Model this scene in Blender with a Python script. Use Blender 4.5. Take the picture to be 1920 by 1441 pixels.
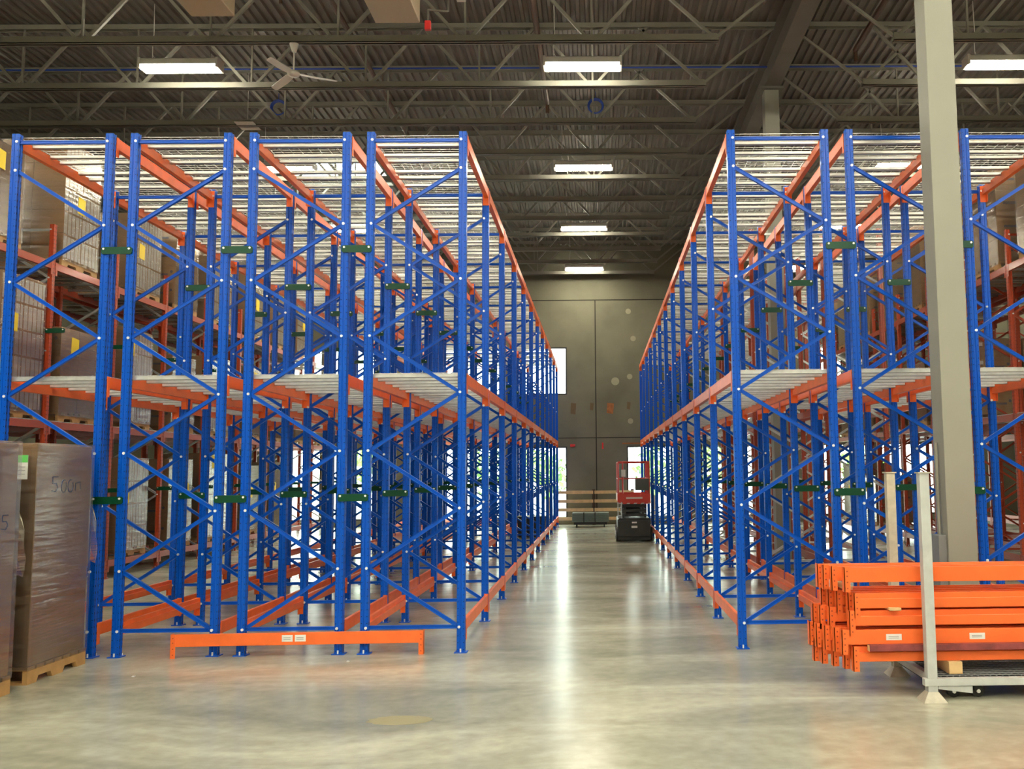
import bpy, math, random
from mathutils import Vector, Matrix
random.seed(7)
PI = math.pi
for o in list(bpy.data.objects): bpy.data.objects.remove(o)
SC = bpy.context.scene
COL = SC.collection

# ------------------------------------------------------------ camera
CAM_H = 1.68; YAW = -0.0157; PITCH = 0.0939; ROLL = -0.0113
F_PX = 1730.0; CX = 1149.0; CY = 720.5
cd = bpy.data.cameras.new('camera'); cam = bpy.data.objects.new('camera', cd); COL.objects.link(cam)
c_, s_ = math.cos(YAW), math.sin(YAW); cp, sp = math.cos(PITCH), math.sin(PITCH)
w_ = Vector((-s_*cp, c_*cp, sp)); r0 = Vector((c_, s_, 0)); u0 = r0.cross(w_)
cr, sr = math.cos(ROLL), math.sin(ROLL)
r_ = r0*cr + u0*sr; u_ = -r0*sr + u0*cr
M = Matrix.Identity(4)
for i in range(3):
    M[i][0] = r_[i]; M[i][1] = u_[i]; M[i][2] = -w_[i]
M.translation = Vector((0, 0, CAM_H))
cam.matrix_world = M
cd.sensor_width = 36; cd.lens = F_PX/1920*36
cd.shift_x = (960-CX)/1920; cd.shift_y = (CY-720.5)/1920
cd.clip_end = 300
SC.camera = cam

# ------------------------------------------------------------ colour management / exposure
SC.view_settings.view_transform = 'Standard'; SC.view_settings.look = 'None'
SC.view_settings.gamma = 1; SC.view_settings.exposure = 1.08
SC.view_settings.use_curve_mapping = False

# ------------------------------------------------------------ world (bright hazy daylight outside)
W = bpy.data.worlds.new('sky'); SC.world = W; W.use_nodes = True
bg = W.node_tree.nodes['Background']
bg.inputs[0].default_value = (0.95, 1.0, 0.93, 1); bg.inputs[1].default_value = 7.5

LAMP_STRENGTH = 48.0
# window openings in the far wall  (x0, x1, z0, z1)
WALL_Y = 29.9; CEIL = 9.12
WIN = [(-10.1, -8.95, .2, 2.5), (-8.6, -7.2, .2, 2.5), (-5.05, -3.05, .2, 2.5), (-2.55, -1.03, .2, 2.5),
       (.9, 2.45, .2, 2.5), (3.3, 5.05, .2, 2.5), (7.2, 8.7, .2, 2.5), (9.1, 10.9, .2, 2.5),
       (-10.1, -8.95, 4.18, 5.74), (-8.6, -7.2, 4.18, 5.74), (-5.05, -3.05, 4.18, 5.74), (-2.55, -1.02, 4.18, 5.74), (7.0, 8.0, 4.18, 5.74)]
def portal(loc, rot, sx, sy, strength=0):
    L = bpy.data.lights.new('daylight_portal', 'AREA'); L.shape = 'RECTANGLE'; L.size = sx; L.size_y = sy
    L.cycles.is_portal = True
    o = bpy.data.objects.new('daylight_portal', L); COL.objects.link(o); o.location = loc; o.rotation_euler = rot
for (a, b, c, d) in WIN:
    portal(((a+b)/2, WALL_Y+.12, (c+d)/2), (-PI/2, 0, 0), b-a, d-c)
SKY = (-7.6, -5.2, 21.0, 23.4)
portal(((SKY[0]+SKY[1])/2, (SKY[2]+SKY[3])/2, CEIL+.14), (0, 0, 0), SKY[1]-SKY[0], SKY[3]-SKY[2])
DOCK = []
FRONT_Y = -10.0
for (a, b, c, d) in DOCK:
    portal(((a+b)/2, FRONT_Y-.12, (c+d)/2), (PI/2, 0, 0), b-a, d-c)

# ------------------------------------------------------------ materials
def lin(r, g, b):
    f = lambda v: (v/255/12.92) if v/255 <= .04045 else ((v/255+.055)/1.055)**2.4
    return (f(r), f(g), f(b), 1)
def mat(name, col, rough=.5, metal=0, coat=0, spec=.5, bump=0, bscale=40, var=0, vscale=3, emit=None, estr=0):
    m = bpy.data.materials.new(name); m.use_nodes = True; nt = m.node_tree; b = nt.nodes['Principled BSDF']
    b.inputs['Base Color'].default_value = col; b.inputs['Roughness'].default_value = rough
    b.inputs['Metallic'].default_value = metal; b.inputs['Coat Weight'].default_value = coat
    b.inputs['Specular IOR Level'].default_value = spec
    if coat: b.inputs['Coat Roughness'].default_value = .12
    tc = nt.nodes.new('ShaderNodeTexCoord')
    if var:
        n = nt.nodes.new('ShaderNodeTexNoise'); n.inputs['Scale'].default_value = vscale; n.inputs['Detail'].default_value = 4
        nt.links.new(tc.outputs['Object'], n.inputs['Vector'])
        mr = nt.nodes.new('ShaderNodeMapRange'); mr.inputs['To Min'].default_value = 1-var; mr.inputs['To Max'].default_value = 1+var
        mr.inputs['From Min'].default_value = .3; mr.inputs['From Max'].default_value = .7
        nt.links.new(n.outputs['Fac'], mr.inputs['Value'])
        mx = nt.nodes.new('ShaderNodeMix'); mx.data_type = 'RGBA'; mx.blend_type = 'MULTIPLY'; mx.inputs['Factor'].default_value = 1
        mx.inputs['A'].default_value = col
        nt.links.new(mr.outputs['Result'], mx.inputs['B']); nt.links.new(mx.outputs['Result'], b.inputs['Base Color'])
    if bump:
        n2 = nt.nodes.new('ShaderNodeTexNoise'); n2.inputs['Scale'].default_value = bscale; n2.inputs['Detail'].default_value = 3
        nt.links.new(tc.outputs['Object'], n2.inputs['Vector'])
        bp = nt.nodes.new('ShaderNodeBump'); bp.inputs['Strength'].default_value = bump; bp.inputs['Distance'].default_value = .02
        nt.links.new(n2.outputs['Fac'], bp.inputs['Height']); nt.links.new(bp.outputs['Normal'], b.inputs['Normal'])
    if emit:
        b.inputs['Emission Color'].default_value = emit; b.inputs['Emission Strength'].default_value = estr
    return m
def math_node(nt, op, a, b=None, c=None):
    n = nt.nodes.new('ShaderNodeMath'); n.operation = op
    for i, v in enumerate((a, b, c)):
        if v is None: continue
        if isinstance(v, (int, float)): n.inputs[i].default_value = v
        else: nt.links.new(v, n.inputs[i])
    return n.outputs[0]
def punched(name, col, hole, **kw):
    """painted upright steel with rows of small punched holes every 63 mm"""
    m = mat(name, col, **kw); nt = m.node_tree; b = nt.nodes['Principled BSDF']
    tc = nt.nodes.new('ShaderNodeTexCoord'); s = nt.nodes.new('ShaderNodeSeparateXYZ'); nt.links.new(tc.outputs['Object'], s.inputs[0])
    fz = math_node(nt, 'MULTIPLY', s.outputs[2], 1/.063); fz = math_node(nt, 'FRACT', fz)
    dz = math_node(nt, 'ABSOLUTE', math_node(nt, 'SUBTRACT', fz, .5)); dz = math_node(nt, 'MULTIPLY', dz, .063)
    ax = math_node(nt, 'ABSOLUTE', s.outputs[0]); ay = math_node(nt, 'ABSOLUTE', s.outputs[1])
    # front/back faces: dots
    onx = math_node(nt, 'GREATER_THAN', ay, .0335)
    dx = math_node(nt, 'ABSOLUTE', math_node(nt, 'SUBTRACT', ax, .026))
    d = math_node(nt, 'SQRT', math_node(nt, 'ADD', math_node(nt, 'MULTIPLY', dx, dx), math_node(nt, 'MULTIPLY', dz, dz)))
    h1 = math_node(nt, 'MULTIPLY', math_node(nt, 'LESS_THAN', d, .0042), onx)
    # side faces: larger slots
    ony = math_node(nt, 'GREATER_THAN', ax, .036)
    dy = math_node(nt, 'ABSOLUTE', math_node(nt, 'SUBTRACT', ay, .0215))
    h2 = math_node(nt, 'MULTIPLY', math_node(nt, 'LESS_THAN', dy, .0055), math_node(nt, 'LESS_THAN', dz, .011))
    h2 = math_node(nt, 'MULTIPLY', h2, ony)
    h = math_node(nt, 'MAXIMUM', h1, h2)
    mx = nt.nodes.new('ShaderNodeMix'); mx.data_type = 'RGBA'; mx.inputs['A'].default_value = col; mx.inputs['B'].default_value = hole
    nt.links.new(h, mx.inputs['Factor']); nt.links.new(mx.outputs['Result'], b.inputs['Base Color'])
    return m
BLUE = (0.0, 0.085, 0.55, 1); ORANGE = (0.92, 0.175, 0.04, 1); RED = (0.42, 0.055, 0.018, 1)
M_BLUEP = punched('blue_paint_punched', BLUE, (.001, .006, .03, 1), rough=.28, spec=.25)
M_BLUE = mat('blue_paint', BLUE, rough=.28, spec=.25)
M_ORANGE = mat('orange_paint', ORANGE, rough=.38, spec=.3, var=.08, vscale=6)
M_REDP = punched('rust_orange_paint_punched', RED, (.02, .004, .002, 1), rough=.4, coat=.2)
M_RED = mat('rust_orange_paint', RED, rough=.4, coat=.2)
M_GALV = mat('galvanised_steel', (.62, .64, .64, 1), rough=.36, metal=.5, var=.1, vscale=14)
M_ZINC = mat('zinc_bolt', (.9, .92, .95, 1), rough=.3, metal=.2)
M_GREEN = mat('dark_green_paint', (.003, .06, .028, 1), rough=.3, spec=.25)
M_WIRE = mat('galvanised_wire', (.48, .48, .46, 1), rough=.3, metal=.65)
M_DECKDIM = mat('weathered_steel_deck', (.4, .4, .36, 1), rough=.45, metal=.6)
M_ROOF = mat('grey_roof_steel', (.14, .13, .112, 1), rough=.6, var=.12, vscale=1.5)
M_JOIST = mat('grey_joist_paint', (.23, .22, .185, 1), rough=.55, var=.1, vscale=1.5)
M_DECK = mat('corrugated_roof_deck', (.175, .16, .142, 1), rough=.6, var=.15, vscale=2)
M_COLUMN = mat('grey_column_paint', (.29, .29, .25, 1), rough=.55, var=.04, vscale=2)
M_BOXGREY = mat('grey_conduit_box', (.2, .21, .22, 1), rough=.5)
M_CARD = mat('brown_cardboard', (.42, .25, .12, 1), rough=.75, var=.07, vscale=5, bump=.06, bscale=25)
M_CARD2 = mat('tan_cardboard', (.46, .29, .15, 1), rough=.75, var=.06, vscale=5)
M_CARDW = mat('white_carton', (.86, .82, .76, 1), rough=.55, var=.08, vscale=6)
M_WOOD = mat('pallet_wood', (.5, .29, .11, 1), rough=.7, var=.15, vscale=8)
M_PINE = mat('pale_timber', (.66, .45, .22, 1), rough=.7, var=.12, vscale=8)
M_MAROON = mat('maroon_painted_timber', (.25, .05, .05, 1), rough=.5, var=.3, vscale=12)
M_YELLOW = mat('yellow_paper', (.85, .62, .02, 1), rough=.6)
M_WHITE = mat('white_paper', (.8, .8, .78, 1), rough=.6)
M_INK = mat('black_ink', (.03, .025, .02, 1), rough=.6)
M_GREYINK = mat('grey_print', (.35, .35, .37, 1), rough=.6)
M_BLUEINK = mat('faded_blue_print', (.12, .12, .18, 1), rough=.7)
M_GREENINK = mat('green_label_print', (.12, .55, .12, 1), rough=.6)
M_STILL = mat('pale_grey_stillage_paint', (.5, .53, .53, 1), rough=.45, var=.08, vscale=12)
M_CREAM = mat('cream_worn_paint', (.5, .47, .38, 1), rough=.55, var=.12, vscale=20)
M_BLACK = mat('black_rubber', (.012, .012, .012, 1), rough=.5)
M_CHASSIS = mat('dark_grey_machine', (.02, .022, .02, 1), rough=.4)
M_LIFTRED = mat('lift_red_paint', (.55, .03, .015, 1), rough=.4, coat=.2)
M_LIFTGREY = mat('control_box_grey', (.06, .07, .06, 1), rough=.5)
M_FANW = mat('white_enamel', (.62, .6, .55, 1), rough=.45)
M_HEATER = mat('tan_heater_casing', (.42, .33, .22, 1), rough=.5)
M_PIPEB = mat('blue_pipe', (.01, .05, .35, 1), rough=.5)
M_PIPEK = mat('brown_sprinkler_pipe', (.09, .045, .025, 1), rough=.5)
M_CORD = mat('white_cord', (.7, .7, .66, 1), rough=.5)
M_REDV = mat('red_valve', (.6, .02, .02, 1), rough=.4)
M_LENS = mat('lamp_lens', (.9, .9, .85, 1), rough=.5, emit=(1.0, .93, .72, 1), estr=LAMP_STRENGTH)
M_BUNDLE = mat('grey_green_steel_bundle', (.2, .25, .22, 1), rough=.4, metal=.4)
M_FRAME = mat('dark_window_frame', (.03, .03, .03, 1), rough=.4)
M_LEAF = mat('tree_leaves', (.25, .42, .12, 1), rough=.7, var=.4, vscale=4)
M_BARK = mat('bark', (.06, .04, .025, 1), rough=.9)

def floor_mat():
    m = bpy.data.materials.new('polished_concrete'); m.use_nodes = True; nt = m.node_tree; b = nt.nodes['Principled BSDF']
    tc = nt.nodes.new('ShaderNodeTexCoord'); mp = nt.nodes.new('ShaderNodeMapping'); nt.links.new(tc.outputs['Object'], mp.inputs[0])
    mp.inputs['Rotation'].default_value = (0, 0, .5); mp.inputs['Scale'].default_value = (.35, .95, 1)
    n = nt.nodes.new('ShaderNodeTexNoise'); n.inputs['Scale'].default_value = 1.0; n.inputs['Detail'].default_value = 8; n.inputs['Roughness'].default_value = .6
    n.inputs['Distortion'].default_value = .8
    nt.links.new(mp.outputs[0], n.inputs['Vector'])
    r = nt.nodes.new('ShaderNodeValToRGB'); e = r.color_ramp.elements
    e[0].position = .3; e[0].color = (.24, .242, .188, 1); e[1].position = .72; e[1].color = (.64, .635, .51, 1)
    m1 = r.color_ramp.elements.new(.5); m1.color = (.4, .4, .318, 1)
    nt.links.new(n.outputs['Fac'], r.inputs[0])
    n2 = nt.nodes.new('ShaderNodeTexNoise'); n2.inputs['Scale'].default_value = 9; n2.inputs['Detail'].default_value = 5
    nt.links.new(tc.outputs['Object'], n2.inputs['Vector'])
    mx = nt.nodes.new('ShaderNodeMix'); mx.data_type = 'RGBA'; mx.blend_type = 'OVERLAY'; mx.inputs['Factor'].default_value = .25
    nt.links.new(r.outputs[0], mx.inputs['A']); nt.links.new(n2.outputs['Fac'], mx.inputs['B'])
    nt.links.new(mx.outputs['Result'], b.inputs['Base Color'])
    mr = nt.nodes.new('ShaderNodeMapRange'); mr.inputs['To Min'].default_value = .15; mr.inputs['To Max'].default_value = .28
    nt.links.new(n.outputs['Fac'], mr.inputs['Value']); nt.links.new(mr.outputs['Result'], b.inputs['Roughness'])
    bp = nt.nodes.new('ShaderNodeBump'); bp.inputs['Strength'].default_value = .05; bp.inputs['Distance'].default_value = .01
    n3 = nt.nodes.new('ShaderNodeTexNoise'); n3.inputs['Scale'].default_value = 3.5; n3.inputs['Detail'].default_value = 2
    nt.links.new(tc.outputs['Object'], n3.inputs['Vector'])
    nt.links.new(n3.outputs['Fac'], bp.inputs['Height']); nt.links.new(bp.outputs['Normal'], b.inputs['Normal'])
    b.inputs['Specular IOR Level'].default_value = .6
    return m
M_FLOOR = floor_mat()
def wall_mat():
    m = mat('tilt_up_concrete', (.15, .143, .1, 1), rough=.85, var=.16, vscale=.9, bump=.1, bscale=6)
    return m
M_WALL = wall_mat()
M_WALLW = mat('white_painted_wall', (.62, .6, .55, 1), rough=.8)
M_SEAM_SHADOW = mat('dark_joint_and_shadow_edge', (.03, .028, .02, 1), rough=.9)
M_STAIN = mat('orange_patch', (.32, .12, .04, 1), rough=.9, var=.3, vscale=9)
M_BROWNP = mat('brown_patch', (.14, .1, .05, 1), rough=.9)
M_PALEP = mat('pale_plug_patch', (.3, .29, .2, 1), rough=.9)
def wrap_mat():
    m = bpy.data.materials.new('stretch_wrap'); m.use_nodes = True; nt = m.node_tree; nt.nodes.clear()
    out = nt.nodes.new('ShaderNodeOutputMaterial'); t = nt.nodes.new('ShaderNodeBsdfTransparent'); g = nt.nodes.new('ShaderNodeBsdfGlossy')
    t.inputs[0].default_value = (.96, .95, .94, 1); g.inputs['Color'].default_value = (.95, .93, .9, 1); g.inputs['Roughness'].default_value = .13
    tc = nt.nodes.new('ShaderNodeTexCoord'); mp = nt.nodes.new('ShaderNodeMapping'); mp.inputs['Scale'].default_value = (1.2, 1.2, 14)
    nt.links.new(tc.outputs['Object'], mp.inputs[0]); mp.inputs['Rotation'].default_value = (.08, .05, 0)
    n = nt.nodes.new('ShaderNodeTexNoise'); n.inputs['Scale'].default_value = 1.6; n.inputs['Detail'].default_value = 5; nt.links.new(mp.outputs[0], n.inputs['Vector'])
    bp = nt.nodes.new('ShaderNodeBump'); bp.inputs['Strength'].default_value = .4; bp.inputs['Distance'].default_value = .02
    nt.links.new(n.outputs['Fac'], bp.inputs['Height']); nt.links.new(bp.outputs['Normal'], g.inputs['Normal'])
    d = nt.nodes.new('ShaderNodeBsdfDiffuse'); d.inputs[0].default_value = (.66, .58, .5, 1)
    mr = nt.nodes.new('ShaderNodeMapRange'); mr.inputs['From Min'].default_value = .35; mr.inputs['From Max'].default_value = .8
    mr.inputs['To Min'].default_value = .04; mr.inputs['To Max'].default_value = .22; nt.links.new(n.outputs['Fac'], mr.inputs['Value'])
    m1 = nt.nodes.new('ShaderNodeMixShader'); nt.links.new(mr.outputs[0], m1.inputs[0]); nt.links.new(t.outputs[0], m1.inputs[1]); nt.links.new(d.outputs[0], m1.inputs[2])
    fr = nt.nodes.new('ShaderNodeFresnel'); fr.inputs[0].default_value = 1.5
    ad = math_node(nt, 'ADD', fr.outputs[0], .1)
    m2 = nt.nodes.new('ShaderNodeMixShader'); nt.links.new(ad, m2.inputs[0]); nt.links.new(m1.outputs[0], m2.inputs[1]); nt.links.new(g.outputs[0], m2.inputs[2])
    nt.links.new(m2.outputs[0], out.inputs[0])
    return m
M_WRAP = wrap_mat()
def glass_mat():
    m = bpy.data.materials.new('window_glass'); m.use_nodes = True; nt = m.node_tree; nt.nodes.clear()
    out = nt.nodes.new('ShaderNodeOutputMaterial'); t = nt.nodes.new('ShaderNodeBsdfTransparent'); g = nt.nodes.new('ShaderNodeBsdfGlossy')
    t.inputs[0].default_value = (.93, .97, .94, 1); g.inputs['Roughness'].default_value = .02
    mx = nt.nodes.new('ShaderNodeMixShader'); mx.inputs[0].default_value = .06
    nt.links.new(t.outputs[0], mx.inputs[1]); nt.links.new(g.outputs[0], mx.inputs[2]); nt.links.new(mx.outputs[0], out.inputs[0])
    return m
M_GLASS = glass_mat()

# ------------------------------------------------------------ mesh helpers
class MB:
    def __init__(s): s.v = []; s.f = []; s.m = []; s.mi = 0
    def add(s, vs, fs, mi=None):
        k = len(s.v); s.v += [tuple(p) for p in vs]
        for f in fs: s.f.append([i+k for i in f]); s.m.append(s.mi if mi is None else mi)
        return s
    def box(s, x0, x1, y0, y1, z0, z1, mi=None):
        return s.add([(x0,y0,z0),(x1,y0,z0),(x1,y1,z0),(x0,y1,z0),(x0,y0,z1),(x1,y0,z1),(x1,y1,z1),(x0,y1,z1)],
              [(0,3,2,1),(4,5,6,7),(0,1,5,4),(1,2,6,5),(2,3,7,6),(3,0,4,7)], mi)
    def prism(s, pts, a0, a1, axis='z', mi=None):
        """closed polygon pts (2d) extruded along axis"""
        n = len(pts)
        def p3(p, a):
            return (p[0], p[1], a) if axis == 'z' else ((p[0], a, p[1]) if axis == 'y' else (a, p[0], p[1]))
        vs = [p3(p, a0) for p in pts] + [p3(p, a1) for p in pts]
        fs = [[i, (i+1) % n, (i+1) % n+n, i+n] for i in range(n)] + [list(range(n-1, -1, -1)), list(range(n, 2*n))]
        return s.add(vs, fs, mi)
    def bar(s, a, b, w, h, mi=None, up=(0, 0, 1)):
        a = Vector(a); b = Vector(b); d = (b-a).normalized(); up = Vector(up)
        if abs(d.dot(up)) > .98: up = Vector((0, 1, 0))
        x = d.cross(up).normalized(); y = x.cross(d)
        vs = []
        for p in (a, b):
            for sx, sy in ((-1,-1),(1,-1),(1,1),(-1,1)): vs.append(p + x*sx*w/2 + y*sy*h/2)
        return s.add(vs, [(0,3,2,1),(4,5,6,7),(0,1,5,4),(1,2,6,5),(2,3,7,6),(3,0,4,7)], mi)
    def cyl(s, a, b, r, n=10, r2=None, mi=None, cap=True):
        a = Vector(a); b = Vector(b); d = (b-a).normalized(); r2 = r if r2 is None else r2
        up = Vector((0, 0, 1)) if abs(d.z) < .9 else Vector((1, 0, 0))
        x = d.cross(up).normalized(); y = x.cross(d); vs = []
        for p, q in ((a, r), (b, r2)):
            for i in range(n):
                t = 2*PI*i/n; vs.append(p + x*math.cos(t)*q + y*math.sin(t)*q)
        fs = [(i, i+n, (i+1) % n+n, (i+1) % n) for i in range(n)]
        if cap: fs += [list(range(n)), list(range(2*n-1, n-1, -1))]
        return s.add(vs, fs, mi)
    def tube(s, pts, r, n=8, mi=None):
        for a, b in zip(pts[:-1], pts[1:]): s.cyl(a, b, r, n, mi=mi)
        return s
    def sphere(s, c, r, n=10, m=6, sc=(1, 1, 1), mi=None):
        vs = [(c[0], c[1], c[2]-r*sc[2])]
        for j in range(1, m):
            t = PI*j/m - PI/2
            for i in range(n):
                u = 2*PI*i/n; vs.append((c[0]+r*sc[0]*math.cos(t)*math.cos(u), c[1]+r*sc[1]*math.cos(t)*math.sin(u), c[2]+r*sc[2]*math.sin(t)))
        vs.append((c[0], c[1], c[2]+r*sc[2])); fs = []
        for i in range(n): fs.append((0, 1+(i+1) % n, 1+i))
        for j in range(m-2):
            for i in range(n):
                a = 1+j*n+i; b = 1+j*n+(i+1) % n; fs.append((a, b, b+n, a+n))
        L = len(vs)-1
        for i in range(n): fs.append((L, L-n+i, L-n+(i+1) % n))
        return s.add(vs, fs, mi)
    def torus(s, c, R, r, n=28, m=8, axis='y', mi=None):
        vs = []; fs = []
        for i in range(n):
            t = 2*PI*i/n
            for j in range(m):
                u = 2*PI*j/m; q = R+r*math.cos(u); h = r*math.sin(u)
                vs.append((c[0]+q*math.cos(t), c[1]+h, c[2]+q*math.sin(t)) if axis == 'y' else (c[0]+q*math.cos(t), c[1]+q*math.sin(t), c[2]+h))
        for i in range(n):
            for j in range(m):
                fs.append((i*m+j, i*m+(j+1) % m, ((i+1) % n)*m+(j+1) % m, ((i+1) % n)*m+j))
        return s.add(vs, fs, mi)
    def mesh(s, name, mats, smooth=False):
        me = bpy.data.meshes.new(name); me.from_pydata(s.v, [], s.f)
        for m in (mats if isinstance(mats, (list, tuple)) else [mats]): me.materials.append(m)
        me.polygons.foreach_set('material_index', s.m)
        me.validate(); me.update()
        import bmesh
        bm = bmesh.new(); bm.from_mesh(me); bmesh.ops.recalc_face_normals(bm, faces=bm.faces); bm.to_mesh(me); bm.free()
        if smooth:
            me.polygons.foreach_set('use_smooth', [True]*len(me.polygons))
            me.set_sharp_from_angle(angle=.6)
        return me
    def build(s, name, mats, parent=None, loc=(0, 0, 0), rz=0, bevel=0, smooth=False):
        return put(s.mesh(name, mats, smooth), name, parent, loc, rz, bevel)
def put(me, name, parent=None, loc=(0, 0, 0), rz=0, bevel=0):
    o = bpy.data.objects.new(name, me); COL.objects.link(o); o.parent = parent; o.location = loc; o.rotation_euler = (0, 0, rz)
    if bevel:
        b = o.modifiers.new('bevel', 'BEVEL'); b.width = bevel; b.segments = 2; b.limit_method = 'ANGLE'
    return o
def empty(name, loc, label, cat, group=None, rz=0):
    o = bpy.data.objects.new(name, None); COL.objects.link(o); o.location = loc; o.rotation_euler = (0, 0, rz); o.empty_display_size = .1
    o['label'] = label; o['category'] = cat
    if group: o['group'] = group
    return o
def tag(o, label, cat, group=None):
    o['label'] = label; o['category'] = cat
    if group: o['group'] = group
    return o
def struct(o): o['kind'] = 'structure'; return o

# ------------------------------------------------------------ room shell
X0, X1 = -16.5, 13.5
struct(MB().box(X0-.3, X1+.3, FRONT_Y-.3, WALL_Y+.3, -.2, 0).build('floor', M_FLOOR))
def wall_with_holes(name, holes, y0, y1, m):
    xs = sorted({X0-.3, X1+.3} | {h[0] for h in holes} | {h[1] for h in holes}); zs = sorted({0, CEIL+.1} | {h[2] for h in holes} | {h[3] for h in holes})
    b = MB()
    for i in range(len(xs)-1):
        for j in range(len(zs)-1):
            cx, cz = (xs[i]+xs[i+1])/2, (zs[j]+zs[j+1])/2
            if any(h[0] < cx < h[1] and h[2] < cz < h[3] for h in holes): continue
            b.box(xs[i], xs[i+1], y0, y1, zs[j], zs[j+1])
    return struct(b.build(name, m))
wall_with_holes('wall_back', WIN, WALL_Y, WALL_Y+.2, M_WALL)
wall_with_holes('wall_front', DOCK, FRONT_Y-.2, FRONT_Y, M_WALLW)
struct(MB().box(X0-.2, X0, FRONT_Y, WALL_Y, 0, CEIL+.1).build('wall_left', M_WALL))
struct(MB().box(X1, X1+.2, FRONT_Y, WALL_Y, 0, CEIL+.1).build('wall_right', M_WALL))
# panel joints cut in the far wall, and a painted shadow edge higher up
j = MB()
for x in (-7.1+.9, -.086, 6.3): j.box(x-.018, x+.018, WALL_Y-.006, WALL_Y, 0, 7.3)
j.box(X0, X1, WALL_Y-.005, WALL_Y, 2.76, 2.785)
struct(j.build('trim_1', M_SEAM_SHADOW))
struct(MB().box(X0, X1, WALL_Y-.012, WALL_Y, 7.27, 7.3).build('wall_shadow_edge', M_SEAM_SHADOW))  # dark strip standing in for the edge of the shadow on the upper wall
# patches on the far wall
for i, (x, z, w, h, m, lb) in enumerate([(-.82, 3.72, .19, .38, M_BROWNP, 'brown square patch on the concrete far wall, left of the panel joint'),
        (-.22, 3.78, .13, .26, M_BROWNP, 'small brown patch beside the left edge of the far wall panel joint'),
        (.38, 3.72, .24, .36, M_STAIN, 'orange patch on the concrete far wall, right of the panel joint'),
        (.98, 3.8, .13, .26, M_BROWNP, 'small brown patch on the far wall nearest the right rack')]):
    pts = [(x-w/2, z-h/2+.03), (x+w/2-.03, z-h/2), (x+w/2, z+h/2-.02), (x-w/2+.02, z+h/2)]
    tag(MB().prism(pts, WALL_Y-.008, WALL_Y-.0005, 'y').build('wall_patch', m), lb, 'wall patch', 'patches on the far wall')
rp = random.Random(3)
for i, (x, z) in enumerate([(1.0, 6.9), (1.15, 6.0), (1.02, 4.75), (1.03, 3.3), (.55, 4.6)]):
    tag(MB().cyl((x, WALL_Y-.006, z), (x, WALL_Y-.0005, z), .09 if i < 4 else .13, 16).build('patched_hole', M_PALEP),
        ['highest round pale filled hole on the far wall', 'second highest round pale filled hole on the far wall', 'third highest round pale filled hole near the right rack',
         'lowest round pale filled hole on the far wall', 'larger pale smudge left of the filled holes on the far wall'][i], 'wall patch', 'pale filled holes on the far wall')
for i, (x, z, w) in enumerate([(-.85, 2.53, .16), (.12, 2.45, .05)]):
    tag(MB().box(x-w/2, x+w/2, WALL_Y-.05, WALL_Y, z-.04, z+.04 + (.12 if i else 0)).build('wall_bracket', M_REDV),
        ['small red bracket on the far wall above the left window', 'narrow red bracket beside the far wall panel joint'][i], 'bracket')
struct(MB().box(.75, 1.5, WALL_Y-.04, WALL_Y-.001, 2.56, 2.6).build('trim_3', M_STAIN))
# windows
for i, (a, b, c, d) in enumerate(WIN):
    m = MB(); t = .05; y0, y1 = WALL_Y+.05, WALL_Y+.12
    m.box(a, a+t, y0, y1, c, d).box(b-t, b, y0, y1, c, d).box(a+t, b-t, y0, y1, c, c+t).box(a+t, b-t, y0, y1, d-t, d)
    f = struct(m.build('window_%d' % (i+1), M_FRAME))
    MB().box(a+t, b-t, WALL_Y+.08, WALL_Y+.09, c+t, d-t).build('pane', M_GLASS, f)
# ceiling deck: corrugated sheet with the ribs running away from the camera, a hole left for the skylight
def deck_patch(bm, xa, xb, ya, yb):
    p = .152; prof = []; k0 = math.floor(xa/p); x = k0*p
    while x < xb:
        for dx, z in ((0, CEIL), (.05, CEIL), (.066, CEIL+.045), (.136, CEIL+.045)):
            xx = x+dx
            if xa-1e-6 <= xx <= xb+1e-6: prof.append((xx, z))
        x += p
    prof = [(xa, prof[0][1])] + [q for q in prof if q[0] > xa+1e-4 and q[0] < xb-1e-4] + [(xb, prof[-1][1])]
    n = len(prof)
    bm.add([(q[0], ya, q[1]) for q in prof]+[(q[0], yb, q[1]) for q in prof], [(i, i+1, i+1+n, i+n) for i in range(n-1)])
cm = MB()
deck_patch(cm, X0, SKY[0], FRONT_Y, WALL_Y); deck_patch(cm, SKY[1], X1, FRONT_Y, WALL_Y)
deck_patch(cm, SKY[0], SKY[1], FRONT_Y, SKY[2]); deck_patch(cm, SKY[0], SKY[1], SKY[3], WALL_Y)
struct(cm.build('ceiling', M_DECK))
rt = MB(); z0, z1 = CEIL+.06, CEIL+.2
rt.box(X0-.3, SKY[0], FRONT_Y-.3, WALL_Y+.3, z0, z1).box(SKY[1], X1+.3, FRONT_Y-.3, WALL_Y+.3, z0, z1)
rt.box(SKY[0], SKY[1], FRONT_Y-.3, SKY[2], z0, z1).box(SKY[0], SKY[1], SKY[3], WALL_Y+.3, z0, z1)
struct(rt.build('ceiling', M_ROOF))
sk = MB(); a, b, c, d = SKY
for (q, r, s, t) in ((a, a+.05, c, d), (b-.05, b, c, d), (a, b, c, c+.05), (a, b, d-.05, d), ((a+b)/2-.04, (a+b)/2+.04, c, d)): sk.box(q, r, s, t, CEIL-.02, CEIL+.1)
so = struct(sk.build('window_%d' % (len(WIN)+1), M_ROOF))
MB().box(a, b, c, d, CEIL+.1, CEIL+.11).build('pane', M_GLASS, so)

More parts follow.
